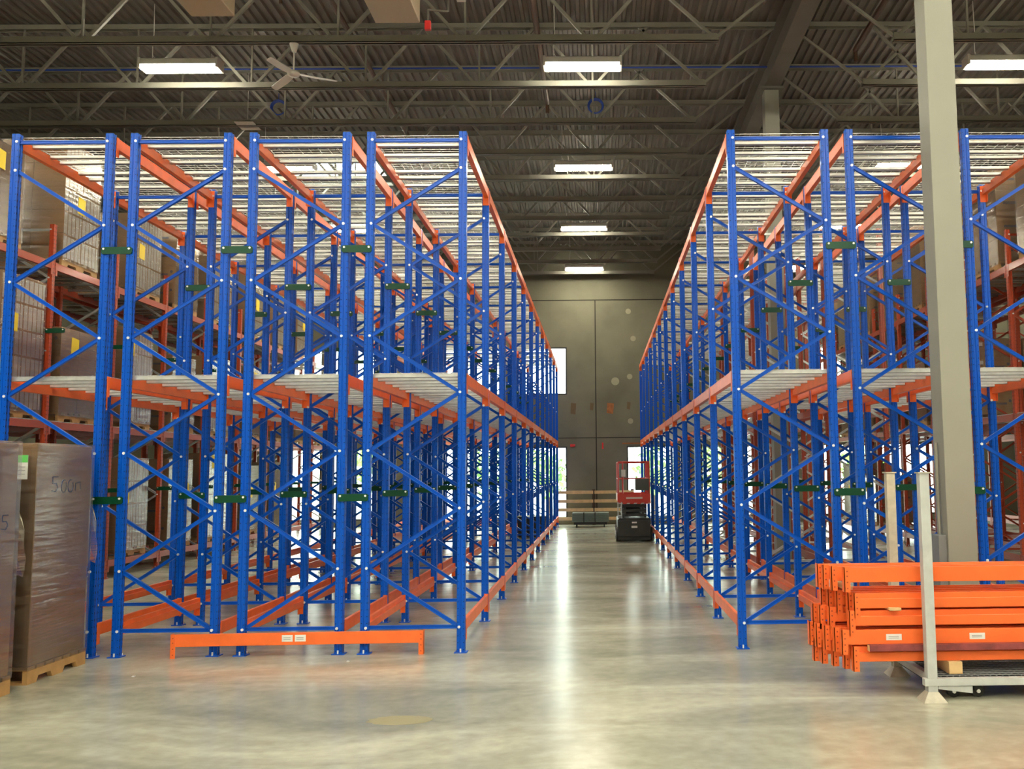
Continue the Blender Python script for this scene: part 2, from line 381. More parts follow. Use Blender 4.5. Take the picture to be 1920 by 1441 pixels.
# ------------------------------------------------------------ outside
struct(MB().box(-40, 40, WALL_Y+.3, WALL_Y+40, -.3, -.05).build('ground', mat('outside_paving', (.5, .5, .46, 1), rough=.9)))
def tree(x, y, h, lb):
    t = empty('garden_tree', (x, y, -.05), lb, 'tree', 'trees outside the far windows')
    MB().cyl((0, 0, 0), (0, 0, h*.5), .1, 8, .06).build('trunk', M_BARK, t)
    r = random.Random(int(x*100)); m = MB()
    for k in range(260):
        u = Vector((r.gauss(0, 1), r.gauss(0, 1), r.gauss(0, 1))).normalized()*r.uniform(.5, 1)
        c = Vector((u.x*h*.3, u.y*h*.3, h*.62+u.z*h*.36)); a = Vector((r.gauss(0,1), r.gauss(0,1), r.gauss(0,1))).normalized(); b = a.cross(u).normalized(); s = .16
        m.add([c-a*s, c+b*s*.6, c+a*s, c-b*s*.6], [(0, 1, 2, 3)])
    m.build('crown', M_LEAF, t)
tl = ['slim leafy tree outside, seen through the window left of the aisle', 'leafy tree outside behind the left rack', 'leafy tree outside behind the third window from the left',
      'leafy tree outside, seen through the window behind the lift', 'leafy tree outside behind the right rack', 'leafy tree outside the leftmost windows', 'leafy tree outside the rightmost windows']
for (x, y, h), lb in zip([(-1.9, 36, 2.6), (-4.4, 37, 3.0), (-3.2, 40, 3.2), (2.2, 37, 2.9), (4.6, 38, 3.2), (-9.6, 38, 3.4), (10.8, 38, 3.2)], tl): tree(x, y, h, lb)

# ------------------------------------------------------------ roof joists, girder, columns
JOIST_Z = 8.0
def joist(y, xa, xb, enda, endb, label, group):
    t = empty('roof_joist', (0, y, 0), label, 'roof joist', group)
    zc, zt = JOIST_Z, CEIL-.02
    bx0 = xa + (1.3 if enda else 0); bx1 = xb - (1.3 if endb else 0)
    m = MB(); m.box(bx0, bx1, -.055, -.012, zc, zc+.012).box(bx0, bx1, .012, .055, zc, zc+.012).box(bx0, bx1, -.018, -.012, zc, zc+.1).box(bx0, bx1, .012, .018, zc, zc+.1)
    m.box(bx0, bx1, -.055, -.048, zc, zc+.105).box(bx0, bx1, .048, .055, zc, zc+.105)
    m.build('bottom_chord', M_JOIST, t)
    m = MB(); m.box(xa, xb, -.055, -.012, zt-.012, zt).box(xa, xb, .012, .055, zt-.012, zt).box(xa, xb, -.055, -.048, zt-.08, zt-.012).box(xa, xb, .048, .055, zt-.08, zt-.012)
    m.build('top_chord', M_JOIST, t)
    m = MB(); pitch = 1.87; x = -.05 - pitch*12
    while x < bx1-.1:
        if x > bx0-.05:
            m.bar((x, 0, zc+.05), (x, 0, zt-.04), .028, .036)
            for s in (-1, 1):
                if xa < x+s*pitch/2 < xb: m.bar((x+s*.05, 0, zc+.05), (x+s*pitch/2, 0, zt-.04), .045, .045)
        x += pitch
    if endb:
        m.bar((bx1-.05, 0, zc+.06), (xb-.12, 0, zt-.06), .04, .04); m.bar((bx1-.05, 0, zc+.06), (bx1-1.1, 0, zt-.06), .045, .045); m.box(bx1-.18, bx1-.02, -.006, .006, zc, zc+.14)
    if enda:
        m.bar((bx0+.05, 0, zc+.06), (xa+.12, 0, zt-.06), .04, .04); m.bar((bx0+.05, 0, zc+.06), (bx0+1.1, 0, zt-.06), .045, .045); m.box(bx0+.02, bx0+.18, -.006, .006, zc, zc+.14)
    m.build('web', M_JOIST, t)
ordn = ['nearest', 'second nearest', 'third nearest', 'fourth nearest', 'fifth nearest', 'sixth nearest', 'seventh nearest', 'eighth nearest', 'ninth nearest', 'tenth nearest', 'eleventh nearest', 'twelfth nearest']
GX = 3.13
JY = [13.13+1.613*k for k in range(-2, 11)]
for k, y in enumerate(JY):
    if k < 2: la = lb = None
    else: la = '%s in view of the grey steel roof joists left of the girder' % ordn[k-2]; lb = '%s in view of the grey steel roof joists right of the girder' % ordn[k-2]
    joist(y, X0, GX, False, True, la or 'grey steel roof joist above the camera, left of the girder', 'roof joists left of the girder')
    joist(y, GX, X1, True, False, lb or 'grey steel roof joist above the camera, right of the girder', 'roof joists right of the girder')
# bridging angles along the roof (diagonal-looking thin rods between joists)
g = MB(); gz0, gz1 = 8.42, CEIL-.09
for (xa, xb, za, zb) in ((GX-.14, GX+.14, gz0, gz0+.03), (GX-.14, GX+.14, gz1-.03, gz1), (GX-.008, GX+.008, gz0+.03, gz1-.03)): g.box(xa, xb, FRONT_Y, WALL_Y, za, zb)
tag(g.build('roof_girder', M_ROOF), 'large grey I-section roof girder running over the tops of the columns', 'girder')
def column(y, label, box=False):
    t = empty('steel_column', (3.12, y+.125, 0), label, 'column', None)
    MB().box(-.128, .128, -.125, .125, .015, 8.38).build('column_shaft', M_COLUMN, t, bevel=.006)
    MB().box(-.2, .2, -.2, .2, 0, .015).build('base_plate', M_ROOF, t)
    MB().box(-.2, .2, -.2, .2, 8.38, 8.42).build('cap_plate', M_ROOF, t)
    if box:
        MB().box(-.2, -.128, -.1, .12, .2, 1.1).build('conduit_box', M_BOXGREY, t, bevel=.005)
        MB().cyl((-.15, .0, 1.1), (-.15, .0, 1.9), .012, 8).build('conduit_pipe', M_COLUMN, t)
column(7.98, 'tall square grey-beige steel column in front of the right racks, behind the stacked beams', True)
column(15.75, 'dark grey steel column standing within the right racks, further back')
# left line of columns sits behind the left red rack; blue pipe, sprinkler pipes
def pipe(name, pts, r, m, lb, cat, grp=None):
    o = tag(MB().tube(pts, r, 8).build(name, m, smooth=True), lb, cat, grp); return o
pipe('ceiling_pipe', [(X0, 16.1, 8.96), (X1, 16.1, 8.96)], .017, M_PIPEB, 'thin blue pipe running across under the roof deck', 'pipe')
for x, y0, y1, lb, rr in ((-.93, 6, 17.2, 'brown sprinkler pipe running away above the aisle lamps', .05), (-3.95, 6, 28, 'dark sprinkler pipe running away above the third blue rack row', .045), (-4.6, 9, 13.0, 'short dark pipe ending at the nearest roof joist', .035), (4.42, 6, 15.0, 'dark sprinkler pipe right of the roof girder', .05)):
    m = MB(); m.cyl((x, y0, 8.75), (x, y1, 8.75), rr, 10); m.cyl((x, y1, 8.75), (x, y1, 8.55), rr*.7, 8)
    k = y0+1
    while k < y1: m.bar((x, k, 8.75), (x, k, CEIL-.01), .012, .012); k += 3.2
    o = tag(m.build('sprinkler_pipe', M_PIPEK, smooth=True), lb, 'pipe', 'sprinkler pipes under the roof')
for x, z, y, lb in ((.0, 8.83, 17.55, 'blue coil of tubing hung from the roof above the aisle'), (-6.2, 8.83, 17.55, 'blue coil of tubing hung from the roof above the left racks')):
    m = MB(); [m.torus((0, dy, 0), .15-.01*k, .013) for k, dy in enumerate((-.02, .0, .02))]; m.cyl((0, 0, .15), (0, 0, CEIL-z), .006, 6)
    tag(m.build('tubing_coil', M_PIPEB, loc=(x, y, z), smooth=True), lb, 'coil', 'blue tubing coils under the roof')

# ------------------------------------------------------------ lamps
def make_lamp():
    t = empty('highbay_lamp', (0, 0, 0), '', 'ceiling lamp')
    h = MB(); h.prism([(-.13, .0), (.13, .0), (.12, .085), (.09, .11), (-.09, .11), (-.12, .085)], -.6, .6, 'x'); h.build('housing', M_FANW, t, bevel=.004)
    e = MB(); e.prism([(-.12, .012), (-.12, -.02), (-.09, -.06), (.09, -.06), (.12, -.02), (.12, .012)], -.585, .585, 'x'); e.build('lens', M_LENS, t)
    for s in (-1, 1): MB().box(s*.6-.02, s*.6+.02, -.13, .13, -.05, .11).build('end_cap', M_FANW, t, bevel=.004)
    w = MB(); w.tube([(-.45, 0, .11), (-.455, 0, .35), (-.44, 0, .55), (-.45, 0, CEIL-8.08)], .006, 6); w.tube([(-.45, 0, .2), (-.41, .02, .13), (-.4, 0, .11)], .005, 6); w.build('cord', M_CORD, t)
    w = MB(); w.tube([(.45, 0, .11), (.45, 0, CEIL-8.08)], .004, 6).build('hanger', M_ROOF, t)
    return t
def copy_tree(o, parent=None):
    c = o.copy(); COL.objects.link(c); c.parent = parent
    for ch in list(o.children): copy_tree(ch, c)
    return c
lamp0 = make_lamp(); used = False
LX = [(-12.9, 'over the far left racks'), (-6.5, 'over the left racks'), (-.2, 'over the aisle'), (6.5, 'over the right racks'), (12.3, 'over the far right racks')]
LY = [14.05+4.87*k for k in range(-5, 4)]
for ix, (x, where) in enumerate(LX):
    for iy, y in enumerate(LY):
        if ix in (0, 4) and iy % 2: continue
        o = lamp0 if not used else copy_tree(lamp0); used = True
        xx = x-.07*max(0, iy-5) if ix == 2 else x
        o.location = (xx, y, 8.07)
        k = iy-5
        o['label'] = ('bright tube lamp %s, %s of that lengthwise line' % (where, ['nearest in view', 'second', 'third', 'farthest'][k])) if k >= 0 else 'bright tube lamp %s, behind or above the camera' % where
        o['group'] = 'tube lamps ' + where + (' in view' if k >= 0 else ' behind the camera')

# extra unseen lamps above and behind the camera, added to brighten the foreground
for x in (-9.7, -3.35, 3.1+.9, 9.4):
    for y in (4.31, 1.9, -.56, -3.0, -5.43, -7.9):
        o = copy_tree(lamp0); o.location = (x, y, 8.07)
        o['label'] = 'added unseen tube lamp over the open floor, brightening the foreground'; o['group'] = 'added tube lamps brightening the foreground'

# ------------------------------------------------------------ pallet racks
PW, PD = .077, .07      # upright section
def post_profile():
    a, b = PW/2, PD/2
    return [(-a+.006, -b), (-.008, -b), (-.005, -b+.005), (.005, -b+.005), (.008, -b), (a-.006, -b), (a, -b+.006), (a, -.012), (a-.006, -.008), (a-.006, .008), (a, .012), (a, b-.006),
            (a-.006, b), (-a+.006, b), (-a, b-.006), (-a, .012), (-a+.006, .008), (-a+.006, -.008), (-a, -.012), (-a, -b+.006)]
NODE0, NODED = .24, .555
def post_mesh(H, side, flip, m1, hz):
    """side -1 left post / +1 right post of a frame; bolts where bracing meets it"""
    m = MB(); m.prism(post_profile(), .008, H, 'z', 0)
    zs = []; k = 0
    while NODE0+k*NODED < H-.25:
        z = NODE0+k*NODED; s = 1 if k % 2 == 0 else -1
        if flip: s = -s
        if s == side or k == 0: zs.append(z)
        k += 1
    zs += hz
    for z in zs: m.cyl((-side*.016, -PD/2-.008, z), (-side*.016, -PD/2+.004, z), .0135, 8, mi=1)
    return m.mesh('upright_post', [m1, M_ZINC], smooth=False)
def foot_mesh(m1):
    m = MB(); m.box(-.06, .06, -.055, .055, 0, .008); m.cyl((0, -.045, .0), (0, -.045, .04), .008, 8, mi=1); m.cyl((.03, .045, .0), (.03, .045, .03), .008, 8, mi=1)
    return m.mesh('foot_plate', [m1, M_ZINC])
def chan_bar(m, a, b, w, d):
    # open channel: web + two lips so light catches the edges
    a = Vector(a); b = Vector(b); dr = (b-a).normalized(); n = Vector((0, -1, 0)); s = dr.cross(n).normalized()
    for off, ww, dd, yo in ((0, w, .004, d/2), (w/2-.003, .006, d, 0), (-w/2+.003, .006, d, 0)):
        c = s*off + n*(-yo)
        m.bar(a+c, b+c, dd if off == 0 else d, ww if off == 0 else .006, up=s) if off == 0 else m.bar(a+c, b+c, d, .006, up=s)
def brace_mesh(za, zb, xa, xb, m1, w=.034):
    m = MB(); d = .026
    A = Vector((xa, 0, za)); B = Vector((xb, 0, zb)); m.bar(A, B, d, w, up=(0, 0, 1) if abs(xb-xa) > .01 else (1, 0, 0))
    # lips: a shallow raised edge along each side
    dr = (B-A).normalized(); s = Vector((0, -1, 0)).cross(dr).normalized()
    for q in (-1, 1): m.bar(A+s*q*(w/2-.003)+Vector((0, -d/2-.003, 0)), B+s*q*(w/2-.003)+Vector((0, -d/2-.003, 0)), .006, .006, up=s)
    return m
BEAM_H = .108
def beam_mesh(L, s, name, m1, conn=None, H=BEAM_H):
    """beam runs along +y from 0 to L, outer face at x=0, body towards -s ; z0..H"""
    pts = [(0, 0), (-.05*s, 0), (-.05*s, H*.62), (-.03*s, H*.62), (-.03*s, H), (0, H)]
    m = MB(); m.prism(pts, .003, L-.003, 'y')
    # rolled edge lines
    m.prism([(.0015*s, H-.012), (.0015*s, H-.004), (0, H-.002), (0, H-.014)], .003, L-.003, 'y')
    if conn: m.v += conn.v and []
    return m
def conn_mb(L, end, s, wide, H=BEAM_H):
    m = MB(); w = .07 if wide else .045; zt = H+.004; zb = H-.195
    y = 0 if end == 0 else L
    yy = (y, y+.005) if end == 0 else (y-.005, y)
    xs = sorted((0.001*s, -w*s)); m.box(xs[0], xs[1], yy[0], yy[1], zb, zt)
    # small stiffening return along the beam
    ys = (y, y+.045) if end == 0 else (y-.045, y)
    xs = sorted((0.004*s, 0.0005*s)); m.box(xs[0], xs[1], ys[0], ys[1], zb, zt)
    for z in (zt-.03, zt-.09, zt-.15): m.cyl((-.022*s, yy[0]-.003 if end else yy[1], z), (-.022*s, yy[0] if end else yy[1]+.003, z), .006, 6)
    return m
def wire_deck_mesh(width, L, mid):
    m = MB(); n = int(L/.065)
    for k in range(n+1): y = min(L, k*.065); m.box(0, width, y-.0018, y+.0018, .003, .0068)
    for k in range(10): x = .01+(width-.02)*k/9; m.box(x-.0018, x+.0018, 0, L, .0068, .0105)
    h = .038 if mid else .030
    for fy in ((.025, .215, .405, .595, .785, .975) if mid else (.13, .30, .40, .60, .72, .88)):
        y = L*fy; m.prism([(y-.025, .003), (y-.025, .003-h+.004), (y-.018, .003-h), (y+.018, .003-h), (y+.025, .003-h+.004), (y+.025, .003)], .004, width-.004, 'x')
    return m.mesh('wire_deck', [M_WIRE if not mid else M_GALV])
mesh_cache = {}
def cached(key, fn):
    if key not in mesh_cache: mesh_cache[key] = fn()
    return mesh_cache[key]
BAY = 1.83
def rack_row(name, xl, xr, y0, nframes, label, flip=False, H=5.05, blue=True, bay=BAY, levels=(('low', .305), ('mid', 2.645), ('top', 5.03)), group=None,
             decks=True, spacer=None, n_detail=8, skip_deck=(), brace_m=None, low_until=99, side_low=(1, -1), last_low=None):
    t = empty('pallet_rack', (xl, y0, 0), label, 'pallet rack', group)
    W_ = xr-xl; mp = M_BLUEP if blue else M_REDP; mb = M_BLUE if blue else M_RED; bm = M_ORANGE if blue else M_RED
    brm = brace_m or mb; hz = [H-.08]
    kf = ('f', H, flip, blue)
    pm = {s: cached(kf+('p', s), lambda s=s: post_mesh(H, s, flip, mp, hz)) for s in (-1, 1)}
    fm = cached(('foot', blue), lambda: foot_mesh(mb))
    segs = [(NODE0, NODE0, -1, 1), (H-.08, H-.08, -1, 1)]; k = 0
    s0 = -1 if flip else 1
    while NODE0+(k+1)*NODED < H-.25:
        s = s0 if k % 2 == 0 else -s0
        segs.append((NODE0+k*NODED, NODE0+(k+1)*NODED, s, -s)); k += 1
    far = MB()
    for n in range(nframes):
        y = n*bay
        for s in (-1, 1):
            p = put(pm[s], 'upright_post', t, (0 if s < 0 else W_, y, 0)); put(fm, 'foot_plate', p)
        for si, (za, zb, sa, sb) in enumerate(segs):
            xa = (0 if sa < 0 else W_) - sa*.022; xb = (0 if sb < 0 else W_) - sb*.022
            if n < n_detail:
                me = cached(kf+('b', si, round(W_, 3), brm.name), lambda: brace_mesh(za, zb, xa, xb, brm).mesh('brace', brm))
                put(me, 'brace', t, (0, y, 0))
            else:
                q = brace_mesh(za, zb, xa, xb, brm); far.add([(v[0], v[1]+y, v[2]) for v in q.v], q.f)
    if far.v:
        fo = far.build('brace', brm, t); fo['kind'] = 'stuff'
    L = bay-PD
    for n in range(nframes-1):
        y = n*bay+PD/2
        for (lv, z) in levels:
            wide = lv != 'low'
            for s in (-1, 1):
                bx = (-PW/2 if s < 0 else W_+PW/2)
                if n < 5:
                    me = cached(('beam', s, L, bm.name), lambda: beam_mesh(L, s, 'b', bm).mesh('beam', bm))
                    b = put(me, 'beam', t, (bx, y, z-BEAM_H))
                    for e in (0, 1):
                        ce = cached(('conn', s, e, wide, L, bm.name), lambda: conn_mb(L, e, s, wide).mesh('end_connector', bm)); put(ce, 'end_connector', b)
                else:
                    def full():
                        m = beam_mesh(L, s, 'b', bm)
                        for e in (0, 1): c = conn_mb(L, e, s, wide); m.add(c.v, c.f)
                        return m.mesh('beam', bm)
                    put(cached(('beamc', s, wide, L, bm.name), full), 'beam', t, (bx, y, z-BEAM_H))
            if decks and n not in skip_deck and lv != 'low':
                wd = W_+PW-.066
                me = cached(('deck', lv == 'mid', round(wd, 3), L), lambda: wire_deck_mesh(wd, L, lv == 'mid'))
                put(me, 'wire_deck', t, (-PW/2+.033, y, z+.004 if lv == 'mid' else z-.004))
    if spacer:
        gap = spacer
        def sp():
            m = MB(); pts = []; h = .035; w = gap+.05
            x0 = W_-.025; x1 = x0+w
            pts = [(x0+.012, -h), (x1-.012, -h), (x1, -h+.012), (x1, h-.012), (x1-.012, h), (x0+.012, h), (x0, h-.012), (x0, -h+.012)]
            m.prism(pts, -PD/2-.018, -PD/2-.001, 'y'); 
            for x in (W_, W_+gap): m.cyl((x, -PD/2-.026, h*.45), (x, -PD/2-.018, h*.45), .0105, 8, mi=1)
            return m.mesh('row_spacer', [M_GREEN, M_ZINC])
        sm = cached(('sp', round(gap, 3), round(W_, 3)), sp)
        for n in range(nframes):
            for z in (1.46, 3.87): put(sm, 'row_spacer', t, (0, n*bay, z))
    return t
Y0 = 8.92
LEFT = [(-5.7037, -4.7896), (-4.5452, -3.6326), (-3.38, -2.4653), (-2.226, -1.3191)]
names = ['blue rack row with orange beams, furthest left of the four left of the aisle', 'blue rack row with orange beams, second from left, just right of the cardboard pallets',
         'blue rack row with orange beams, third from left, behind the middle of the floor beam', 'blue rack row with orange beams lining the left side of the aisle']
for i, (a, b) in enumerate(LEFT):
    gap = LEFT[i+1][0]-b if i < 3 else None
    rack_row('rack', a, b, Y0, 12, names[i], flip=(i in (0, 2)), spacer=gap, group='blue rack rows left of the aisle')
rack_row('rack', 1.342, 2.277, Y0, 12, 'blue rack row with orange beams lining the right side of the aisle', flip=True, spacer=.245, group='blue rack rows right of the aisle')
rack_row('rack', 2.522, 3.457, Y0, 4, 'short blue rack row behind the grey column, second from the aisle on the right', flip=True, spacer=.228, group='blue rack rows right of the aisle')
rack_row('rack', 3.685, 4.62, Y0, 4, 'short blue rack row at the right edge, right of the grey column', flip=False, group='blue rack rows right of the aisle')
rack_row('rack', 2.522, 3.457, 14.78, 8, 'rust-orange rack row with galvanised braces around the rear grey column', blue=False, H=5.6, flip=True, brace_m=M_GALV, skip_deck=(0,), spacer=.228, group='rust-orange rack rows behind the short blue ones')
rack_row('rack', 3.685, 4.62, 14.78, 8, 'rust-orange rack row with galvanised braces, right of the rear grey column', blue=False, H=5.6, brace_m=M_GALV, group='rust-orange rack rows behind the short blue ones')
# red racks at the sides, with loads
RL = (('low', .30), ('mid', 2.52), ('top', 4.92))
RX = -8.2-PW/2
RY = 13.83-2*BAY
rack_row('rack', RX-.93, RX, RY, 11, 'rust-orange rack row loaded with cartons, facing the far left blue row', blue=False, H=5.5, levels=RL, brace_m=M_GALV, spacer=.24, group='loaded rust-orange rack rows on the left')
rack_row('rack', RX-2.1, RX-1.17, RY, 11, 'rear rust-orange rack row behind the loaded one on the left', blue=False, H=5.5, levels=RL, brace_m=M_GALV, group='loaded rust-orange rack rows on the left')
QX = 6.6+PW/2; QY = 14.55-2*BAY
rack_row('rack', QX, QX+.93, QY, 10, 'rust-orange rack row loaded with cartons at the right edge', blue=False, H=5.5, levels=RL, brace_m=M_GALV if False else M_RED, group='loaded rust-orange rack rows on the right')
rack_row('rack', QX+1.17, QX+2.1, QY, 10, 'rear rust-orange rack row behind the loaded one on the right', blue=False, H=5.5, levels=RL, brace_m=M_RED, group='loaded rust-orange rack rows on the right')
rack_row('rack', QX+4.2, QX+5.13, QY, 10, 'furthest right rust-orange rack row beyond the rear one', blue=False, H=5.5, levels=RL, brace_m=M_RED, decks=True, group='loaded rust-orange rack rows on the right')

# ------------------------------------------------------------ pallets and loads
def pallet_mb(w, d, notch_y=True, h=.14):
    """origin at a corner; stringers run along y with fork notches"""
    m = MB()
    for x in (0, w/2-.02, w-.04):
        pts = [(0, 0), (.15*d, 0), (.18*d, .05), (.38*d, .05), (.41*d, 0), (.59*d, 0), (.62*d, .05), (.82*d, .05), (.85*d, 0), (d, 0), (d, h-.03), (0, h-.03)]
        m.prism(pts, x, x+.04, 'x')
    n = 7
    for k in range(n): y = k*(d-.1)/(n-1); m.box(0, w, y, y+.1, h-.028, h)
    for y in (0, d-.1): m.box(.04, w-.04, y, y+.1, .0, .015)
    return m
def load(x, y, z, w, d, h, kind, label, group, face=1, seed=0, cat='pallet load', sheet=True):
    """x,y = min corner; face=+1 aisle face at +x, -1 at -x"""
    r = random.Random(seed)
    t = empty('pallet_load', (x, y, z), label, cat, group)
    pallet_mb(w, d).build('pallet', M_WOOD, t)
    mats = {'brown': [M_CARD, M_BLUEINK, M_WHITE], 'tan': [M_CARD2, M_BLUEINK, M_WHITE], 'white': [M_CARD, M_CARDW, M_WHITE]}[kind]
    m = MB(); rows = max(2, int(round((h-.14)/.38))); rh = (h-.14)/rows; nx = 2; ny = 2 if d > .8 else 1
    for k in range(rows):
        for i in range(nx):
            for jj in range(ny):
                e = .004; j2 = r.uniform(0, .012)
                bx0 = i*w/nx+e+j2*.3; bx1 = (i+1)*w/nx-e; by0 = jj*d/ny+e+j2*.5; by1 = (jj+1)*d/ny-e; bz0 = .142+k*rh; bz1 = .142+(k+1)*rh-.004
                m.box(bx0, bx1, by0, by1, bz0, bz1, mi=0)
                if kind != 'white':
                    m.box(bx0+.12, bx0+.34, by0-.002, by0, bz0+.16*rh/.38, bz0+.2*rh/.38, mi=1); m.sphere((bx1-.08, by0-.001, bz0+rh*.62), .028, 8, 4, (1, .05, 1), mi=1)
                    m.box(bx1-.12, bx1-.05, by0-.003, by0, bz1-.13, bz1-.06, mi=2) if i == 0 else None
                else:
                    xx = (bx1, bx1+.002) if face > 0 else (bx0-.002, bx0)
                    [m.box(xx[0], xx[1], yy, min(yy+.085, by1), bz0+.0, bz1-.03, mi=1) for yy in [by0+.02+q*.105 for q in range(5)] if yy < by1-.04]
    m.build('cartons', mats, t)
    g = .012; mm = MB(); mm.box(-g, w+g, -g, d+g, .09, h+.006); mm.build('stretch_wrap', M_WRAP, t)
    if sheet:
        s = MB(); zz = h*r.uniform(.45, .85); yy = r.uniform(.1, d-.35); xf = w+g+.002 if face > 0 else -g-.004
        s.add([(xf, yy, zz), (xf, yy+.2, zz-.01), (xf, yy+.21, zz+.25), (xf, yy+.01, zz+.27), (xf+.002, yy, zz), (xf+.002, yy+.2, zz-.01), (xf+.002, yy+.21, zz+.25), (xf+.002, yy+.01, zz+.27)],
              [(0, 3, 2, 1), (4, 5, 6, 7), (0, 1, 5, 4), (1, 2, 6, 5), (2, 3, 7, 6), (3, 0, 4, 7)])
        s.build('paper_sheet', M_YELLOW, t)
    return t
kc = {'brown': 'brown carton', 'tan': 'tan carton', 'white': 'white sleeved'}
bayname = ['first', 'second', 'third', 'fourth', 'fifth', 'sixth', 'seventh', 'eighth', 'ninth', 'tenth']
lvname = ['lowest', 'middle', 'top']
lvz = [.305, 2.53, 4.93]
# left: (bay -> per-level (kind, height))
LL = {1: [('brown', 1.8, .4), ('white', 2.03, .72), ('tan', 1.4, .09)], 2: [('tan', 1.5, .4), ('brown', 1.45, .35), ('white', 2.0, .27)], 3: [('white', 1.7, .4), ('white', 1.75, .4), ('white', 1.45, .62)],
      4: [('brown', 1.7, .4), ('tan', 1.5, .4), ('brown', 1.6, .4)], 5: [('white', 1.85, .4), ('white', 1.7, .4), ('white', 1.6, .4)], 6: [('brown', 1.6, .4), ('tan', 1.7, .4), ('white', 1.5, .4)],
      7: [('tan', 1.7, .4), ('tan', 1.4, .4), ('white', 1.5, .4)], 8: [None, ('brown', 1.5, .4), ('white', 1.6, .4)], 9: [None, ('brown', 1.5, .4), None]}
for b_, lv in LL.items():
    for k, q in enumerate(lv):
        if not q: continue
        kd, h, off = q
        load(-8.25-1.0, RY+b_*BAY+off, lvz[k]+.006, 1.0, 1.0, h, kd,
             '%s load, %s bay from front, %s level of the left rust-orange rack' % (kc[kd], bayname[b_-1], lvname[k]), 'pallet loads in the left rust-orange rack', 1, seed=b_*7+k)
for b_ in range(0, 9):
    for k in (0, 1, 2):
        if (b_*3+k) % 4 == 1: continue
        load(-8.25-2.13, RY+b_*BAY+.4, lvz[k]+.006, .95, 1.05, 1.5+.1*((b_+k) % 4), 'brown' if (b_+k) % 2 else 'tan',
             '%s load, %s bay from front, %s level of the rear left rack' % (kc['brown' if (b_+k) % 2 else 'tan'], bayname[b_], lvname[k]), 'pallet loads in the rear left rust-orange rack', 1, seed=b_*5+k+100, sheet=False)
RR = {1: [None, None, ('brown', 1.5)], 2: [None, None, ('brown', 1.75)], 3: [None, ('brown', 1.5), ('tan', 1.4)], 4: [None, ('tan', 1.3), ('brown', 1.8)], 5: [None, ('brown', 1.4), ('brown', 1.9)], 6: [('brown', 1.2), ('tan', 1.5), ('tan', 1.6)],
      7: [('brown', 1.5), ('brown', 1.5), ('brown', 1.8)], 8: [None, ('brown', 1.5), ('tan', 1.7)]}
for b_, lv in RR.items():
    for k, q in enumerate(lv):
        if not q: continue
        kd, h = q
        load(QX+.02, QY+b_*BAY+.4, lvz[k]+.006, .98, 1.1, h, kd, '%s load, %s bay from front, %s level of the right rust-orange rack' % (kc[kd], bayname[b_], lvname[k]),
             'pallet loads in the right rust-orange rack', -1, seed=b_*3+k+50)
for b_ in range(2, 9):
    for k in (1, 2):
        if (b_+k) % 3 == 0: continue
        load(QX+1.2, QY+b_*BAY+.4, lvz[k]+.006, .95, 1.1, 1.5, 'brown', 'brown carton load, %s bay from front, %s level of the rear right rack' % (bayname[b_], lvname[k]), 'pallet loads in the rear right rust-orange rack', -1, seed=b_*3+k+80, sheet=False)

# two tall wrapped cardboard gaylords at the left of the picture
def tall(xr, y, w, d, h, label, marks, lab):
    t = empty('pallet_load', (xr-w, y, 0), label, 'pallet load', 'tall cardboard pallets at the left edge')
    pallet_mb(w, d).build('pallet', M_WOOD, t)
    MB().box(.01, w-.012, .012, d-.012, .142, h).build('cardboard_box', M_CARD, t, bevel=.008)
    # corner board, flap line
    MB().box(w-.05, w-.008, .006, .05, .15, h+.002).build('corner_board', M_CARD2, t)
    mm = MB(); g = .006; mm.box(-g, w+g, -g, d+g, .12, h+.012); mm.build('stretch_wrap', M_WRAP, t)
    if marks:
        m = MB()
        for pts in marks:
            for a, b in zip(pts[:-1], pts[1:]): m.bar((w-.0105, a[0], a[1]), (w-.0105, b[0], b[1]), .006, .009, up=(0, 0, 1) if abs(a[1]-b[1]) < abs(a[0]-b[0]) else (0, 1, 0))
        m.build('handwriting', M_INK, t)
    if lab:
        m = MB(); x0 = w-.17; m.box(x0, x0+.1, -.010, -.007, lab, lab+.2, 0); m.box(x0, x0+.1, -.0115, -.0095, lab+.14, lab+.2, 1)
        for q in range(3): m.box(x0+.02, x0+.08, -.0115, -.0095, lab+.04+q*.03, lab+.045+q*.03, 2)
        m.build('label', [M_WHITE, M_GREENINK, M_GREYINK], t)
    # loose end of film at the far corner
    m = MB(); vs = []
    for k, (yy, zz, ww) in enumerate([(d, h*.72, .0), (d, h*.66, .035), (d, h*.6, .05), (d, h*.54, .075), (d, h*.47, .06)]):
        vs += [(w, yy+.002, zz), (w+.02+.01*(k % 2), yy+ww+.004, zz-.03)]
    fs = [(2*k, 2*k+1, 2*k+3, 2*k+2) for k in range(4)]
    m.add(vs, fs); m.build('film_tail', M_WRAP, t)
    return t
five = lambda y, z, s: [[(y+.1*s, z+.16*s), (y, z+.16*s), (y, z+.09*s), (y+.07*s, z+.09*s), (y+.1*s, z+.045*s), (y+.06*s, z), (y-.01*s, z+.01*s)]]
oval = lambda y, z, s: [[(y+.05*s*math.cos(a*PI/5), z+.07*s+.07*s*math.sin(a*PI/5)) for a in range(2, 12)]]
mk = five(.25, 1.56, .8)+oval(.42, 1.55, .8)+oval(.52, 1.55, .8)+[[(.6, 1.56), (.6, 1.63), (.67, 1.64), (.68, 1.57)]]
tall(-4.68, 7.78, 1.2, .86, 1.96, 'tall stretch-wrapped cardboard box on a pallet beside the first blue uprights', mk, 1.67)
tall(-4.64, 6.44, 1.2, 1.06, 1.96, 'tall stretch-wrapped cardboard box on a pallet cut off by the left frame edge', five(.88, 1.28, .7), None)

